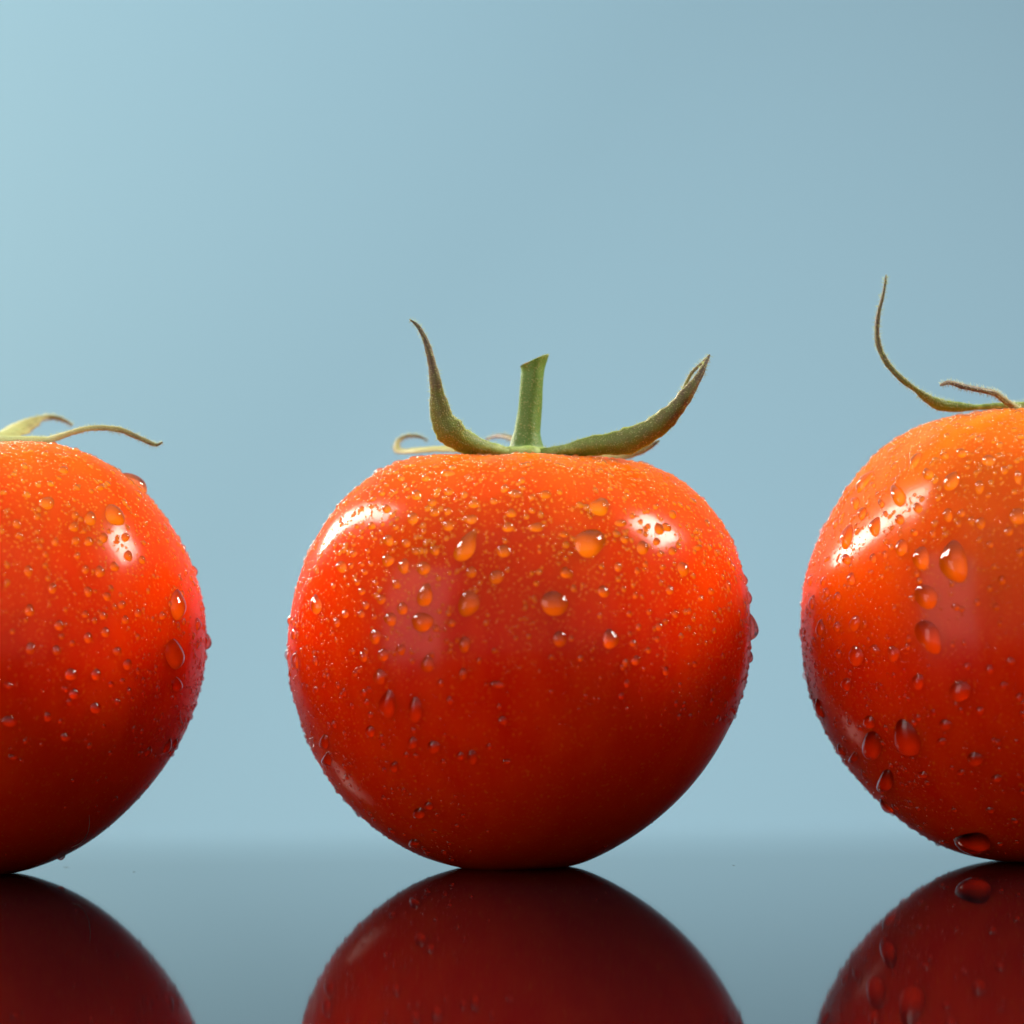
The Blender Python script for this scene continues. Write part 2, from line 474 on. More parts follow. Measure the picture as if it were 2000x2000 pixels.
DROPS_R = [
    (1560, 860, .2277, [
        (570, 360, 110, 230, 35), (850, 470, 110, 210, -25), (1000, 180, 85, 160, 30), (820, 225, 50, 80, 40), (640, 385, 50, 60), (490, 540, 90, 130),
        (550, 630, 80, 110, 20), (655, 740, 100, 170, 15), (420, 830, 120, 200, 15), (880, 920, 100, 140), (865, 680, 80, 90), (1020, 580, 80, 90),
        (1050, 1010, 140, 200), (1330, 1040, 230, 350, -10), (1090, 1340, 170, 230, -30), (1110, 1680, 190, 300, -30), (490, 1850, 120, 180, -15),
        (480, 1570, 90, 130), (120, 1390, 80, 130), (190, 1610, 80, 140), (410, 1020, 80, 100), (450, 1190, 70, 100), (335, 1340, 60, 80), (320, 720, 60, 100),
        (370, 540, 60, 80), (330, 1600, 60, 90), (340, 1830, 60, 80), (810, 1830, 90, 140), (645, 1790, 90, 70), (1110, 290, 80, 110), (1310, 350, 120, 170, 25),
        (1280, 640, 80, 110), (1560, 710, 80, 100), (1550, 400, 80, 110), (1880, 310, 70, 110), (1880, 650, 150, 130), (990, 790, 60, 60), (1150, 800, 50, 60),
        (1630, 170, 120, 90), (1400, 110, 100, 70), (1250, 130, 80, 60), (710, 545, 50, 70), (745, 630, 40, 50), (1350, 1430, 70, 60), (1530, 1390, 60, 60),
        (240, 1300, 50, 80), (740, 980, 40, 70), (640, 1010, 50, 80), (370, 380, 70, 60), (1690, 1430, 60, 60), (1740, 1200, 60, 80), (1480, 690, 60, 70),
        (1370, 715, 50, 60), (1640, 890, 60, 60), (1900, 960, 70, 70)]),
    (1560, 1250, .2329, [
        (180, 570, 100, 180), (360, 920, 80, 120), (470, 980, 100, 100), (610, 890, 180, 230), (730, 1180, 150, 180), (740, 1390, 150, 160), (900, 830, 200, 320, -20),
        (1350, 430, 160, 180, -15), (1000, 350, 100, 120), (1230, 710, 110, 80), (1200, 850, 70, 60), (1480, 1000, 130, 110), (1600, 250, 70, 80),
        (1410, 220, 60, 60), (1520, 590, 70, 60), (590, 690, 90, 120, -20), (400, 370, 90, 100), (1460, 1700, 300, 230), (1230, 1690, 80, 50), (1040, 1130, 80, 50),
        (650, 90, 60, 50), (1660, 1160, 90, 60), (1360, 1110, 60, 50), (810, 1400, 70, 80), (1780, 180, 70, 70), (1850, 480, 60, 70), (1720, 380, 70, 60)])]


def drop_mesh(bvh, P, N, ax, ay, sag, k, seed, segs=18, hollow=52):
    """a bead of water on the skin: ax, ay are the half axes of its footprint on the skin (vectors), sag leans it downhill"""
    r_ = random.Random(seed)
    w2, w3 = r_.uniform(0, .12), r_.uniform(0, .10)
    p2, p3 = r_.uniform(0, 6.3), r_.uniform(0, 6.3)
    size = math.sqrt(ax.length * ay.length)
    Rc = (1 + k * k) / (2 * k)
    rings = [0.28, 0.52, 0.72, 0.87, 0.96, 1.0, 1.03]
    vs, fs = [], []

    def put(u, v, h):
        q = P + ax * u + ay * v
        hit, nn, _, _ = bvh.find_nearest(q)
        if nn.dot(N) < 0:
            nn = -nn
        vs.append(hit + nn * h)

    def height(rho, v):
        h = math.sqrt(max(Rc * Rc - rho * rho, 0)) - (Rc - k)
        return size * h * (1 - sag * v * (1 - rho * rho * .4))
    put(0, -0.0, height(0, 0))
    for i, rho in enumerate(rings):
        for s in range(segs):
            f = 2 * math.pi * s / segs
            wob = 1 + w2 * math.cos(2 * f + p2) + w3 * math.cos(3 * f + p3)
            u, v = math.cos(f), math.sin(f)
            taper = 1 - sag * 0.55 * max(v, 0) ** 1.5         # narrows uphill
            uu, vv = u * rho * wob * taper, v * rho * wob
            if rho < 1.0:
                h = height(rho, v * rho)
            else:
                h = -0.03 if rho > 1.01 else 0.0
            put(uu, vv, h)
    for s in range(segs):
        t = (s + 1) % segs
        fs.append((0, 1 + s, 1 + t))
    for i in range(len(rings) - 1):
        o = 1 + i * segs
        for s in range(segs):
            t = (s + 1) % segs
            fs.append((o + s, o + segs + s, o + segs + t))
            fs.append((o + s, o + segs + t, o + t))
    n_cap = len(fs)
    # the wet skin under the bead: it lies on the fruit, normals bent inward to imitate focused light
    nrm = [(0.0, 0.0, 0.0)] * len(vs)
    c = len(vs)
    put(0, 0, 0.014)
    nrm.append(tuple(N))
    bed = [0.3, 0.55, 0.75, 0.9, 0.985]
    for rho in bed:
        for s in range(segs):
            f = 2 * math.pi * s / segs
            wob = 1 + w2 * math.cos(2 * f + p2) + w3 * math.cos(3 * f + p3)
            u, v = math.cos(f), math.sin(f)
            taper = 1 - sag * 0.55 * max(v, 0) ** 1.5
            put(u * rho * wob * taper, v * rho * wob, 0.014)
            rad = (ax * (u / ax.length) + ay * (v / ay.length)).normalized()
            tau = math.radians(hollow) * rho ** 1.3
            nrm.append(tuple(N * math.cos(tau) - rad * math.sin(tau)))
    for s in range(segs):
        t = (s + 1) % segs
        fs.append((c, c + 1 + s, c + 1 + t))
    for i in range(len(bed) - 1):
        o = c + 1 + i * segs
        for s in range(segs):
            t = (s + 1) % segs
            fs.append((o + s, o + segs + s, o + segs + t))
            fs.append((o + s, o + segs + t, o + t))
    return vs, fs, n_cap, nrm


def bedded(me, n_cap, nrm, cap_mat, ripe):  # ripe sets how much focused-light gold is painted under the drop
    att = me.attributes.new("shoulder", 'FLOAT', 'POINT')
    att.data.foreach_set("value", np.full(len(me.vertices), ripe, dtype=np.float32))
    me.materials.append(cap_mat)
    me.materials.append(DROP_LIT)
    idx = np.zeros(len(me.polygons), dtype=np.int32)
    idx[n_cap:] = 1
    me.polygons.foreach_set("material_index", idx)
    me.normals_split_custom_set_from_vertices(nrm)


def make_tomato(label, cx, fruit, drops, n_small, n_mist, mist_keep, seed, tint):
    root = bpy.data.objects.new("tomato", None)
    root.empty_display_size = 0.02 * UNIT
    col.objects.link(root)
    root.location = Vector((cx, 0, 0)) * MM
    root["label"] = label
    root["category"] = "tomato"
    root["group"] = "wet tomatoes in a row on the black table"
    off = Vector((cx, 0, 0))
    V, F, TA = fruit.grid(190, 220, 140)
    bvh = BVHTree.FromPolygons([Vector(v) for v in V], [tuple(f) for f in F.tolist()])
    r_ = random.Random(seed)
    spots = []                                     # footprint centre and size of every bead that wets the skin

    def basis(P, N):
        down = Vector((0, 0, -1)) - N * (-N.z)
        if down.length < 1e-3:
            down = Vector((1, 0, 0))
        down.normalize()
        side = N.cross(down).normalized()
        return side, -down

    def add(P, N, ax, ay, sag, k, sd, segs=18, mat=None):
        if ax.cross(ay).dot(N) < 0:
            ax = -ax
        vs, fs, n_cap, nrm = drop_mesh(bvh, P, N, ax, ay, sag, k, sd, segs, 56 if max(ax.length, ay.length) < 1.0 else 46)
        me = mesh_np("water_drop", np.array([tuple(v - P) for v in vs]), fs)
        hz = (P.z - fruit.zc) / fruit.zc
        bedded(me, n_cap, nrm, mat or WATER, 0.75 * min(1.0, max(0.0, (hz + 0.15) / 0.85)))  # golder bed higher up, painting in brighter focused light
        obj("water_drop", me, None, root, P)
        spots.append((P, max(ax.length, ay.length)))

    # beads that the photo shows one by one
    n_done = 0
    for x0, y0, sc, lst in drops:
        for it in lst:
            px, py = x0 + it[0] * sc, y0 + it[1] * sc
            w, h = it[2] * sc / 32.0, it[3] * sc / 32.0       # half sizes in mm
            tilt = math.radians(it[4]) if len(it) > 4 else 0.0
            d = ray_dir(px, py)
            hit, N, _, _ = bvh.ray_cast(cam_pos - off, d)
            edge = False
            if hit is None:
                best = None
                for s in np.linspace(360, 440, 161):
                    q = cam_pos - off + d * float(s)
                    hh, nn, _, dist = bvh.find_nearest(q)
                    if best is None or dist < best[0]:
                        best = (dist, hh, nn)
                hit, N = best[1], best[2]
                edge = True
            if N.dot(hit - Vector((0, 0, fruit.zc))) < 0:
                N = -N
            side, up = basis(hit, N)
            face = max(-N.dot(d), 0.0)
            if edge or face < 0.30:
                m = (w + h) * 0.5
                ax, ay = side * max(m, 0.5 * h), up * (h * 1.0)
                k = 0.62
            else:
                # the picture's ellipse laid back on to the slanted skin
                R = cam_rot @ Vector((1, 0, 0))
                U = cam_rot @ Vector((0, 1, 0))

                def lay(v):
                    g = v - d * (v.dot(N) / d.dot(N))
                    if g.length > 1.7 * v.length:
                        g = g * (1.7 * v.length / g.length)
                    return g
                ax = lay((R * math.cos(tilt) - U * math.sin(tilt)) * w)
                ay = lay((R * math.sin(tilt) + U * math.cos(tilt)) * h)
                k = 0.66 if max(w, h) < 0.8 else 0.55
                if max(w, h) > 1.5:
                    k = 0.42
            sag = 0.12 + 0.35 * min(1.0, max(w, h) / 1.6) * (1 - abs(N.z))
            add(hit, N, ax, ay, sag, k * r_.uniform(.9, 1.1), seed * 1000 + n_done, 24 if max(w, h) > 0.8 else 16, EDGE_WATER if (edge or face < 0.22) else WATER)
            n_done += 1

    # smaller beads between them, and on the side turned away
    tries = 0
    placed = 0
    P_list = [(s[0], s[1]) for s in spots]
    while placed < n_small and tries < n_small * 40:
        tries += 1
        th = r_.uniform(-math.pi, math.pi)
        a = math.asin(r_.uniform(-0.8, 0.97))
        if th > 0.25 and th < math.pi - .25 and r_.random() < 0.55:
            continue
        x, y, z = fruit.surf(np.array([a]), np.array([th]))
        q = Vector((x[0], y[0], z[0]))
        hit, N, _, _ = bvh.find_nearest(q)
        if N.dot(hit - Vector((0, 0, fruit.zc))) < 0:
            N = -N
        keep = mist_keep(hit, N)
        if r_.random() > keep or math.hypot(hit.x, hit.y) < 6:
            continue
        s = 0.20 + 0.40 * r_.random() ** 1.8
        if any((hit - p).length < rr + s + 0.08 for p, rr in P_list):
            continue
        side, up = basis(hit, N)
        el = r_.uniform(1.0, 1.35)
        add(hit, N, side * s, up * (s * el), 0.10 + 0.2 * r_.random() * (1 - abs(N.z)), r_.uniform(.58, .75), seed * 7000 + tries, 12)
        P_list.append((hit, s * el))
        placed += 1

    # the fruit itself
    me = mesh_np("fruit", V, F)
    sh = np.clip((np.sin(TA) + 0.1) / 1.1, 0, 1) ** tint[1] * tint[0]  # orange shoulder plus the lit upper half's tone, put into the colour
    # uneven ripening: faint streaks down from the stem end
    TH = np.arctan2(V[:, 1], V[:, 0])
    sh = sh * (1 + 0.16 * np.sin(7 * TH + 2.2 * np.sin(2.5 * TA + seed)) * np.cos(TA) + 0.10 * np.sin(17 * TH + 3 * np.sin(3 * TA) + seed))
    sh = np.clip(sh + 0.012 * np.sin(3 * TH + seed + 2 * TA), 0, 1)
    at2 = me.attributes.new("shoulder", 'FLOAT', 'POINT')
    at2.data.foreach_set("value", sh.astype(np.float32))
    obj("fruit", me, SKIN, root)

    # fine mist: thousands of tiny domes in one mesh; then the small beads among them
    def spray(name, count, segs, size, clear, sd, water):
        g = np.random.default_rng(sd)
        th = g.uniform(-math.pi, math.pi, count)
        a = np.arcsin(g.uniform(-0.9, 0.985, count))
        x, y, z = fruit.surf(a, th)
        e = 0.004
        xa, ya, za = fruit.surf(a + e, th)
        xb, yb, zb = fruit.surf(a, th + e)
        P = np.stack([x, y, z], -1)
        T1 = np.stack([xa - x, ya - y, za - z], -1)
        T2 = np.stack([xb - x, yb - y, zb - z], -1)
        T1 /= np.linalg.norm(T1, axis=1)[:, None]
        T2 /= np.linalg.norm(T2, axis=1)[:, None]
        N = np.cross(T2, T1)
        N /= np.linalg.norm(N, axis=1)[:, None]
        cen = np.array([0, 0, fruit.zc])
        N *= np.sign(np.einsum('ij,ij->i', N, P - cen))[:, None]
        T2 = np.cross(N, T1)
        keep = np.array([mist_keep(Vector(p), Vector(n)) for p, n in zip(P, N)])
        # mist settles in patches
        patch = 0.5 + 0.5 * np.sin(P[:, 0] * .9 + 2 * np.sin(P[:, 2] * .5) + P[:, 1] * .4) * np.sin(P[:, 2] * .8 + P[:, 1] * .7 + 1.5 * np.sin(P[:, 0] * .6))
        ok = g.random(count) < keep * (0.55 + 0.45 * patch)
        for p, rr in P_list:
            d = P - np.array(p)
            ok &= np.einsum('ij,ij->i', d, d) > (rr * 0.92 + clear) ** 2
        P, T1, T2, N = P[ok], T1[ok], T2[ok], N[ok]
        n = len(P)
        s = (size(g, n) * np.where(P[:, 2] > fruit.zc + 12, 1.2, 1.0))[:, None]
        st = 1.0 + 0.35 * g.random((n, 1)) ** 2
        prof = ((0.45, 0.62), (0.84, 0.36), (1.0, 0.0), (1.02, -0.15)) if segs > 6 else ((0.62, 0.40), (1.0, 0.0), (1.02, -0.15))
        pts = [P + N * s * (0.72 if segs > 6 else 0.58)]
        for rr, hh in prof:
            for q in range(segs):
                f = 2 * math.pi * q / segs
                pts.append(P + (T1 * st * math.cos(f) + T2 * math.sin(f)) * s * rr + N * s * hh)
        nb = len(pts)
        pts.append(P + N * 0.012)
        nr = [N]
        for q in range(segs):
            f = 2 * math.pi * q / segs
            rad = T1 * math.cos(f) + T2 * math.sin(f)
            pts.append(P + (T1 * st * math.cos(f) + T2 * math.sin(f)) * s * 0.97 + N * 0.012)
            nr.append(N * 0.66 - rad * 0.75)  # bent inward so each bed shades like light focused by its bead
        VV = np.stack(pts, 1)
        per = VV.shape[1]
        NN = np.zeros_like(VV)
        NN[:, nb:] = np.stack(nr, 1)
        tri = []
        for q in range(segs):
            t = (q + 1) % segs
            tri.append((0, 1 + q, 1 + t))
            for lv in range(len(prof) - 1):
                o = 1 + lv * segs
                tri.append((o + q, o + segs + q, o + segs + t))
                tri.append((o + q, o + segs + t, o + t))
        ncap = len(tri)
        for q in range(segs):
            tri.append((nb, nb + 1 + q, nb + 1 + (q + 1) % segs))
        tri = np.array(tri)
        FF = (np.arange(n)[:, None, None] * per + tri[None]).reshape(-1, 3)
        me = mesh_np(name, VV.reshape(-1, 3), FF)
        me.materials.append(water)
        me.materials.append(DROP_LIT)
        me.polygons.foreach_set("material_index", np.tile((np.arange(len(tri)) >= ncap).astype(np.int32), n))
        me.normals_split_custom_set_from_vertices(NN.reshape(-1, 3).tolist())
        ripe = np.clip(((P[:, 2] - fruit.zc) / fruit.zc + 0.15) / 0.85, 0, 1)  # beds painted golder with height, standing in for focused light
        att = me.attributes.new("shoulder", 'FLOAT', 'POINT')
        att.data.foreach_set("value", np.repeat(ripe, per).astype(np.float32))
        o = obj(name, me, None, root)
        o["kind"] = "stuff"
        return P, s

    bp, bs = spray("small_beads", n_mist // 5, 9, lambda g, n: 0.15 + 0.24 * g.random(n) ** 2.0, 0.14, seed + 90, BEAD_WATER)
    P_list += [(Vector(p), float(q[0]) * 0.9) for p, q in zip(bp, bs)]
    spray("water_mist", n_mist, 6, lambda g, n: 0.07 + 0.10 * g.random(n) ** 1.8, 0.05, seed, MIST_WATER)
    return root, bvh, off


def strip(pts, width, thick, curl, facing, name, mat, parent, off, sub=10, hairs=1.0):
    """a sepal: a tapering blade with a rolled section along a curved line; facing = outward side at its base and tip"""
    pts = [Vector(p) for p in pts]
    n = len(pts)
    P, W, U = [], [], []
    f0, f1 = Vector(facing[0]), Vector(facing[1])
    for i in range(n - 1):
        p0, p1, p2, p3 = pts[max(i - 1, 0)], pts[i], pts[i + 1], pts[min(i + 2, n - 1)]
        for s in range(sub):
            t = s / sub
            q = 0.5 * ((2 * p1) + (p2 - p0) * t + (2 * p0 - 5 * p1 + 4 * p2 - p3) * t * t + (3 * p1 - p0 - 3 * p2 + p3) * t ** 3)
            P.append(q)
            W.append(width[i] * (1 - t) + width[i + 1] * t)
            U.append((i + t) / (n - 1))
    P.append(pts[-1]); W.append(width[-1]); U.append(1.0)
    m = 12
    vs, al = [], []
    rr = random.Random(len(P) * 31 + int(W[3] * 100))
    ph = rr.uniform(0, 6)
    for i, p in enumerate(P):
        t = (P[min(i + 1, len(P) - 1)] - P[max(i - 1, 0)]).normalized()
        f = f0.lerp(f1, U[i])
        nrm = (f - t * f.dot(t)).normalized()
        sd = t.cross(nrm).normalized()
        w = W[i] * (1 + 0.05 * math.sin(i * 0.43 + ph) + 0.03 * math.sin(i * 1.13 + 2 * ph) + rr.uniform(-.025, .025))
        th = min(thick, w * 0.45)
        for k in range(m):
            a = 2 * math.pi * k / m
            x = math.cos(a)
            yv = math.sin(a)
            vs.append(p + sd * (x * w * 0.5) + nrm * (yv * th * 0.5 + curl * w * (0.62 - 1.25 * (x * x + 0.02) ** 0.5)))
            al.append(U[i])
    fs = []
    L = len(P)
    for i in range(L - 1):
        for k in range(m):
            k2 = (k + 1) % m
            fs.append((i * m + k, i * m + k2, (i + 1) * m + k2, (i + 1) * m + k))
    # close the ends with a centre point each
    c0, c1 = len(vs), len(vs) + 1
    vs += [P[0], P[-1]]
    al += [0, 1]
    for k in range(m):
        k2 = (k + 1) % m
        fs.append((c0, k2, k, k))
        fs.append((c1, (L - 1) * m + k, (L - 1) * m + k2, (L - 1) * m + k2))
    # fine hairs standing on the blade
    for _ in range(int(48 * len(pts) * hairs)):
        i = rr.randrange(1, L - 2)
        k = rr.randrange(m)
        b0 = vs[i * m + k]
        out = (b0 - P[i]).normalized()
        tg = (P[i + 1] - P[i]).normalized()
        tip = b0 + (out + tg * rr.uniform(-.5, .5)) * rr.uniform(.18, .60)
        c = len(vs)
        e1, e2 = tg * 0.024, out.cross(tg).normalized() * 0.024
        vs += [b0 + e1, b0 - e1 * .5 + e2, b0 - e1 * .5 - e2, tip]
        al += [-1.0] * 4
        fs += [(c, c + 1, c + 3, c + 3), (c + 1, c + 2, c + 3, c + 3), (c + 2, c, c + 3, c + 3)]
    quads = [f for f in fs if len(set(f)) == 4]
    tris = [f[:3] for f in fs if len(set(f)) == 3]
    o = pts[0]
    me = bpy.data.meshes.new(name)
    me.from_pydata([tuple((v - o) * MM) for v in vs], [], quads + tris)
    for p in me.polygons:
        p.use_smooth = True
    me.update()
    att = me.attributes.new("along", 'FLOAT', 'POINT')
    att.data.foreach_set("value", np.array(al, dtype=np.float32))
    ob = obj(name, me, mat, parent, o - off)
    return ob


def hub(center, r, h, parent, off, mat):
    """the small disc where the sepals and the stem meet"""
    vs, fs = [], []
    prof = [(0.0, h), (0.55, h * .95), (0.85, h * .6), (1.0, 0.1), (1.0, -0.8), (0.0, -1.0)]
    m = 20
    for rr, zz in prof:
        for k in range(m):
            a = 2 * math.pi * k / m
            q = r * rr * (1 + 0.12 * math.cos(5 * a))
            vs.append((q * math.cos(a), q * math.sin(a), zz))
    for i in range(len(prof) - 1):
        for k in range(m):
            k2 = (k + 1) % m
            fs.append((i * m + k, i * m + k2, (i + 1) * m + k2, (i + 1) * m + k))
    me = mesh_np("calyx", vs, [f[::-1] for f in fs])
    att = me.attributes.new("along", 'FLOAT', 'POINT')
    att.data.foreach_set("value", np.zeros(len(vs), dtype=np.float32))
    return obj("calyx", me, mat, parent, Vector(center) - off)


def px_line(x0, y0, sc, pts, depth):
    n = len(pts)
    if not isinstance(depth, (list, tuple)):
        depth = [depth] * n
    if len(depth) != n:
        depth = list(np.interp(np.linspace(0, 1, n), np.linspace(0, 1, len(depth)), depth))
    return [at(x0 + p[0] * sc, y0 + p[1] * sc, float(d)) for p, d in zip(pts, depth)]


# ------------------------------------------------------------------ centre tomato
fruitC = Fruit(C_RIGHT, C_LEFT, 1632, 5, 0.6, 0.012)
fruitL = Fruit(L_SIDE, L_SIDE, 1648, 5, 2.4, 0.022, 1.012, 0.985)
fruitR = Fruit(R_SIDE, R_SIDE, 1622, 6, 1.0, 0.015, 0.982)
CX = at(988 * 1.0352, 1691).x
LX = at(-65 * 1.0352, 1704).x
RX = at(1995 * 1.0352, 1679).x


def keepC(p, n):
    k = 0.42 + 0.58 * max(0.0, min(1.0, (p.z - 20) / 16.0))
    if abs(p.x) > 20:
        k = max(k, 0.95)
    if p.x > -6 and p.z < 17:
        k *= 0.04
    elif p.z < 17:
        k *= 0.85
    return k


def keepL(p, n):
    k = 0.2 + 0.8 * max(0.0, min(1.0, (p.z - 24) / 16.0))
    if p.x > 22:
        k = max(k, 0.9)
    if p.z < 14:
        k *= 0.25
    return k


def keepR(p, n):
    k = 0.35 + 0.65 * max(0.0, min(1.0, (p.z - 24) / 16.0))
    if p.x < -18:
        k = 1.0
    return k


tC, bvC, oC = make_tomato("ripe red tomato with upright cut green stem, in the middle of the row", CX, fruitC, DROPS_C, 115, 26000, keepC, 3, (0.62, 2.0))
tL, bvL, oL = make_tomato("red tomato at the left edge with a thin drooping sepal and no stem in view", LX, fruitL, DROPS_L, 170, 26000, keepL, 5, (0.62, 1.6))
tR, bvR, oR = make_tomato("largest tomato at the right edge, heavily beaded, with one tall thin upright sepal", RX, fruitR, DROPS_R, 200, 30000, keepR, 8, (0.85, 1.0))

# calyx and stem of the centre tomato
c0 = at(1024, 884, 0.0)
calC = hub(c0, 3.0, 0.9, tC, oC, SEPAL_M)


def child_of(o, par):
    o.parent = par
    o.location = o.location - par.location


TOP = (700, 580, .3882)
s = strip(px_line(*TOP, [(830, 790), (740, 785), (640, 765), (540, 735), (470, 690), (420, 620), (398, 520), (385, 430), (366, 330), (340, 230), (302, 152), (256, 112)],
                  [-1, -6, -7, -6]), [1.4, 1.5, 2.0, 2.9, 3.6, 3.1, 2.1, 1.5, 1.1, .8, .5, .12], 0.38, 0.24,
          ((0, -1, -.25), (-.5, -1, .0)), "sepal", SEPAL_M, tC, oC)
child_of(s, calC)
s = strip(px_line(*TOP, [(880, 790), (960, 785), (1050, 772), (1200, 748), (1350, 728), (1480, 668), (1580, 585), (1655, 490), (1712, 405), (1745, 340), (1768, 290)],
                  [-1, -5, -7, -5]), [1.3, 1.3, 1.6, 2.6, 3.2, 2.9, 2.3, 1.7, 1.0, .6, .2], 0.38, 0.24,
          ((0, -1, -.2), (.3, -1, -.1)), "sepal", SEPAL_M, tC, oC)
child_of(s, calC)
# torn dry edge at the tip of that sepal
e = strip(px_line(*TOP, [(1622, 500), (1640, 455), (1675, 385), (1725, 335), (1765, 292)], [-5, -4.2, -4.6, -5]), [.3, .42, .42, .35, .1], 0.15, 0.1,
          ((0, -1, .3), (0, -1, .3)), "dry_edge", SEPAL_DRY, tC, oC)
child_of(e, calC)
s = strip(px_line(*TOP, [(860, 780), (700, 765), (560, 762), (430, 760), (300, 768), (215, 775), (192, 755), (205, 718), (250, 698), (305, 702), (352, 724)],
                  [2, 6, 11, 14, 14]), [1.5, 1.8, 1.9, 1.8, 1.6, 1.2, .8, .6, .5, .45, .15], 0.3, 0.12, ((0, -.3, 1), (0, -1, .6)), "sepal", SEPAL_PALE, tC, oC)
child_of(s, calC)
s = strip(px_line(*TOP, [(850, 780), (820, 745), (770, 708), (700, 698), (640, 716)], [3, 8, 13]), [1.4, 1.3, .9, .7, .15], 0.3, 0.12,
          ((0, -.3, 1), (0, -1, .4)), "sepal", SEPAL_DRY, tC, oC)
child_of(s, calC)
s = strip(px_line(*TOP, [(890, 792), (1050, 800), (1200, 800), (1330, 790), (1430, 765), (1515, 722)], [0, 2, 3, 2]), [1.4, 1.8, 1.9, 1.8, 1.3, .2], 0.3, 0.15,
          ((0, -.2, 1), (0, -1, .6)), "sepal", SEPAL_PALE, tC, oC)
child_of(s, calC)


def stem_mesh(path, radii, parent, off):
    m = 20
    pts = [Vector(p) for p in path]
    P, R, U = [], [], []
    n = len(pts)
    for i in range(n - 1):
        p0, p1, p2, p3 = pts[max(i - 1, 0)], pts[i], pts[i + 1], pts[min(i + 2, n - 1)]
        for q in range(8):
            t = q / 8
            P.append(0.5 * ((2 * p1) + (p2 - p0) * t + (2 * p0 - 5 * p1 + 4 * p2 - p3) * t * t + (3 * p1 - p0 - 3 * p2 + p3) * t ** 3))
            R.append(radii[i] * (1 - t) + radii[i + 1] * t)
            U.append((i + t) / (n - 1))
    P.append(pts[-1]); R.append(radii[-1]); U.append(1.0)
    vs, al, fs = [], [], []
    for i, p in enumerate(P):
        t = (P[min(i + 1, len(P) - 1)] - P[max(i - 1, 0)]).normalized()
        a1 = Vector((1, 0, 0)) - t * t.x
        a1.normalize()
        a2 = t.cross(a1)
        for k in range(m):
            a = 2 * math.pi * k / m
            rr = R[i] * (1 + 0.05 * math.cos(5 * a) + 0.03 * math.sin(3 * a + i * .3))
            cut = max(0.0, (U[i] - 0.75) / 0.25) * 0.62 * math.cos(a) * R[i]      # slanted cut
            vs.append(p + a1 * (math.cos(a) * rr) + a2 * (math.sin(a) * rr) + t * cut)
            al.append(U[i] * 0.88)
    L = len(P)
    for i in range(L - 1):
        for k in range(m):
            k2 = (k + 1) % m
            fs.append((i * m + k, i * m + k2, (i + 1) * m + k2, (i + 1) * m + k))
    # the cut face: a rim, then sunk pith
    t = (P[-1] - P[-2]).normalized()
    last = [vs[(L - 1) * m + k] for k in range(m)]
    cen = sum(last, Vector()) / m
    for sc_, dz in ((0.9, 0.06), (0.7, -0.12), (0.02, -0.22)):
        for k in range(m):
            vs.append(cen + (last[k] - cen) * sc_ + t * dz)
            al.append(1.0)
    for i in range(L - 1, L + 2):
        for k in range(m):
            k2 = (k + 1) % m
            fs.append((i * m + k, i * m + k2, (i + 1) * m + k2, (i + 1) * m + k))
    o = pts[0]
    me = mesh_np("stem", np.array([tuple(v - o) for v in vs]), fs)
    att = me.attributes.new("along", 'FLOAT', 'POINT')
    att.data.foreach_set("value", np.array(al, dtype=np.float32))
    return obj("stem", me, STEM_M, parent, o - off)


stem_mesh(px_line(*TOP, [(842, 800), (843, 750), (848, 680), (858, 580), (868, 460), (876, 370), (882, 320)], 0.0), [3.1, 2.05, 1.62, 1.46, 1.40, 1.42, 1.66], tC, oC)

# calyx of the left tomato
cL = at(-60, 858, 1.0)
calL = hub(cL, 3.4, 0.8, tL, oL, SEPAL_PALE)
LT = (0, 780, .1708)
s = strip(px_line(*LT, [(-250, 465), (0, 455), (300, 455), (520, 455), (700, 408), (850, 362), (1000, 328), (1150, 320), (1300, 330), (1420, 358), (1550, 418), (1680, 475), (1780, 518), (1862, 488)],
                  [-1, -3, -4, -4]), [1.8, 2.4, 2.3, 1.7, 1.25, 1.05, .95, .9, .85, .8, .7, .65, .5, .15], 0.3, 0.2,
          ((0, -.6, 1), (.2, -1, .5)), "sepal", SEPAL_PALE, tL, oL)
child_of(s, calL)
s = strip(px_line(*LT, [(-250, 440), (-100, 425), (60, 390), (200, 325), (330, 262), (440, 215), (550, 200), (660, 212), (760, 250), (830, 300)],
                  [3, 10, 14, 14]), [2.0, 3.4, 3.8, 3.5, 2.6, 1.3, .8, .65, .45, .12], 0.3, 0.15,
          ((-.3, -.7, .8), (0, -1, .5)), "sepal", SEPAL_PALE, tL, oL)
child_of(s, calL)

# calyx of the right tomato
cR = at(2062, 792, 0.0)
calR = hub(cR, 3.4, 0.8, tR, oR, SEPAL_M)
RT = (1550, 500, .4141)
s = strip(px_line(*RT, [(1200, 715), (1100, 712), (980, 708), (860, 714), (760, 712), (690, 702), (630, 672), (578, 632), (520, 590), (460, 530), (420, 470), (396, 400), (393, 330), (402, 260), (420, 190), (431, 130), (436, 88)],
                  [-1, -2, -4, -3, -2]), [1.4, 1.3, .8, .7, 1.35, 1.5, 1.2, .62, .78, .75, .75, .72, .66, .55, .42, .36, .12], 0.38, 0.15,
          ((-.2, -1, -.3), (-.6, -1, .0)), "sepal", SEPAL_M, tR, oR)
child_of(s, calR)
RT2 = (1750, 500, .207)
s = strip(px_line(*RT2, [(1500, 1500), (1350, 1500), (1208, 1480), (1150, 1445), (1080, 1395), (1000, 1340), (930, 1292), (820, 1266), (720, 1246), (620, 1225), (500, 1192), (415, 1222)],
                  [-3, -8, -12, -14]), [1.5, 1.5, 1.3, 1.1, .9, .85, .8, .75, .72, .7, .6, .2], 0.35, 0.15,
          ((0, -1, .2), (0, -1, .4)), "sepal", SEPAL_DRY, tR, oR)
child_of(s, calR)


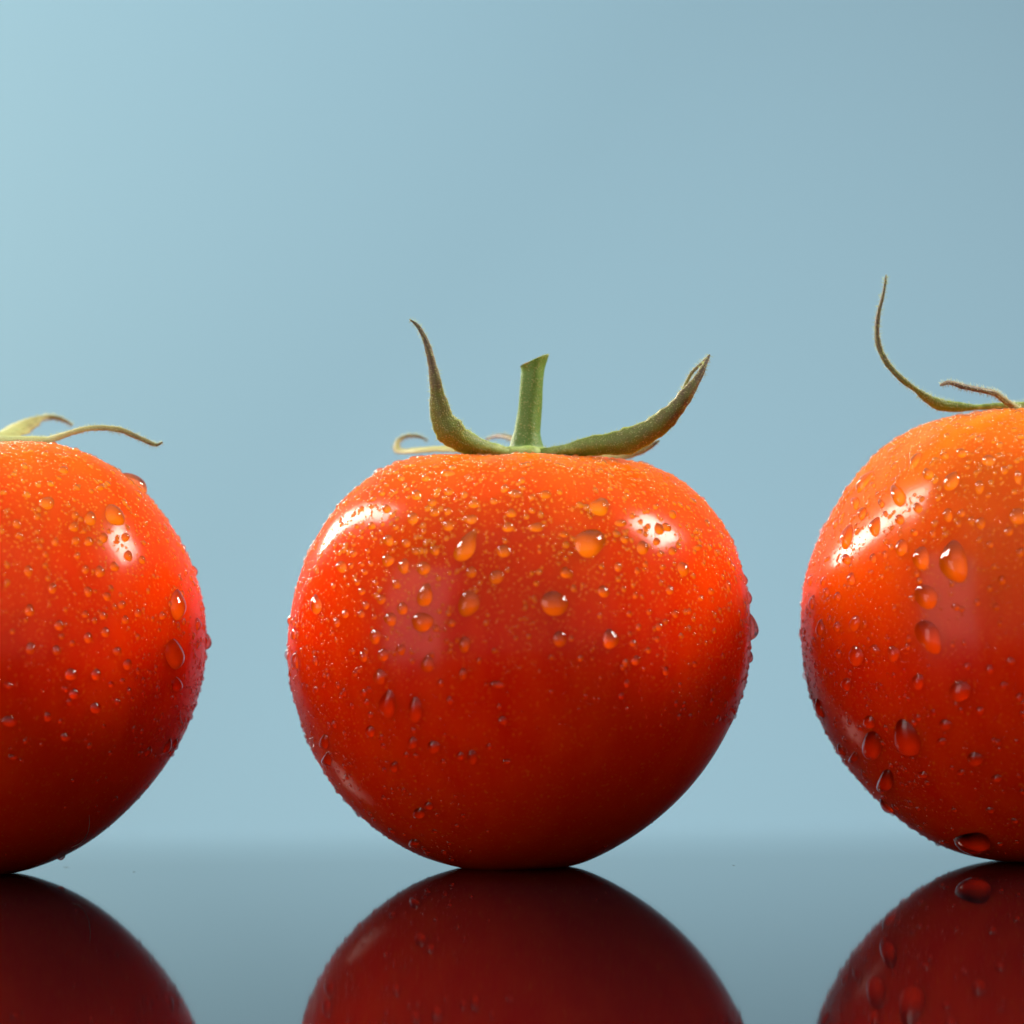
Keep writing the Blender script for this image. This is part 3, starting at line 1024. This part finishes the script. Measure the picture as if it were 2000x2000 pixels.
# ------------------------------------------------------------------ a fine hair on the left tomato, specks of dust on the table
def tube(name, pts, r, mat, label, cat, group=None):
    o = pts[0]
    vs, fs = [], []
    m = 6
    n = len(pts)
    for i, p in enumerate(pts):
        t = (pts[min(i + 1, n - 1)] - pts[max(i - 1, 0)]).normalized()
        a1 = t.cross(Vector((0.3, 0.2, 1))).normalized()
        a2 = t.cross(a1)
        rr = r * (0.4 if i in (0, n - 1) else 1)
        for k in range(m):
            a = 2 * math.pi * k / m
            vs.append(tuple(p - o + a1 * (math.cos(a) * rr) + a2 * (math.sin(a) * rr)))
    for i in range(n - 1):
        for k in range(m):
            k2 = (k + 1) % m
            fs.append((i * m + k, i * m + k2, (i + 1) * m + k2, (i + 1) * m + k))
    ob = obj(name, mesh_np(name, vs, fs), mat, None, o)
    ob["label"] = label
    ob["category"] = cat
    if group:
        ob["group"] = group
    return ob


hp = []
for hx, hy in [(480, 805), (483, 835), (481, 865), (475, 895), (464, 920), (447, 943), (425, 962), (400, 974), (383, 980)]:
    d = ray_dir(hx * .3623, 1300 + hy * .3623)
    h_, n_, _, _ = bvL.ray_cast(cam_pos - oL, d)
    if h_ is None:
        continue
    hp.append(h_ + oL - d * 0.10)
tube("hair", hp, 0.028, plain("pale_fibre", (0.55, 0.45, 0.38), 0.4), "fine pale curved hair stuck to the lower right of the left tomato", "hair")

DUST = plain("dust", (0.26, 0.32, 0.35), 0.9, 0.3, 4000)
for i, (dx, dy, w, lab) in enumerate([(130, 1694, 0.45, "dark smear of dust on the table right beside the left tomato's foot"),
                                      (262, 1703, 0.2, "small dark dust speck on the table between left and middle tomatoes"),
                                      (1433, 1690, 0.18, "lone dark dust speck on the table between middle and right tomatoes")]):
    c = on_table(dx, dy)
    r_ = random.Random(40 + i)
    vs, fs = [], []
    m = 10
    zt = 0.0 if c.y < 10 else -((c.y - 10) ** 2) / 6000.0
    for lv, (sc_, zz) in enumerate(((1.0, 0.0), (0.8, 0.015), (0.3, 0.03))):
        for k in range(m):
            a = 2 * math.pi * k / m
            q = w * sc_ * (0.7 + 0.5 * math.sin(k * 1.7 + i) ** 2)
            vs.append((q * math.cos(a), q * math.sin(a) * .6, zz))
    for lv in range(2):
        for k in range(m):
            k2 = (k + 1) % m
            fs.append((lv * m + k, lv * m + k2, (lv + 1) * m + k2, (lv + 1) * m + k))
    ob = obj("dust_speck", mesh_np("dust_speck", vs, fs), DUST, None, (c.x, c.y, zt))
    ob["label"] = lab
    ob["category"] = "dust"
    ob["group"] = "dust specks on the table"
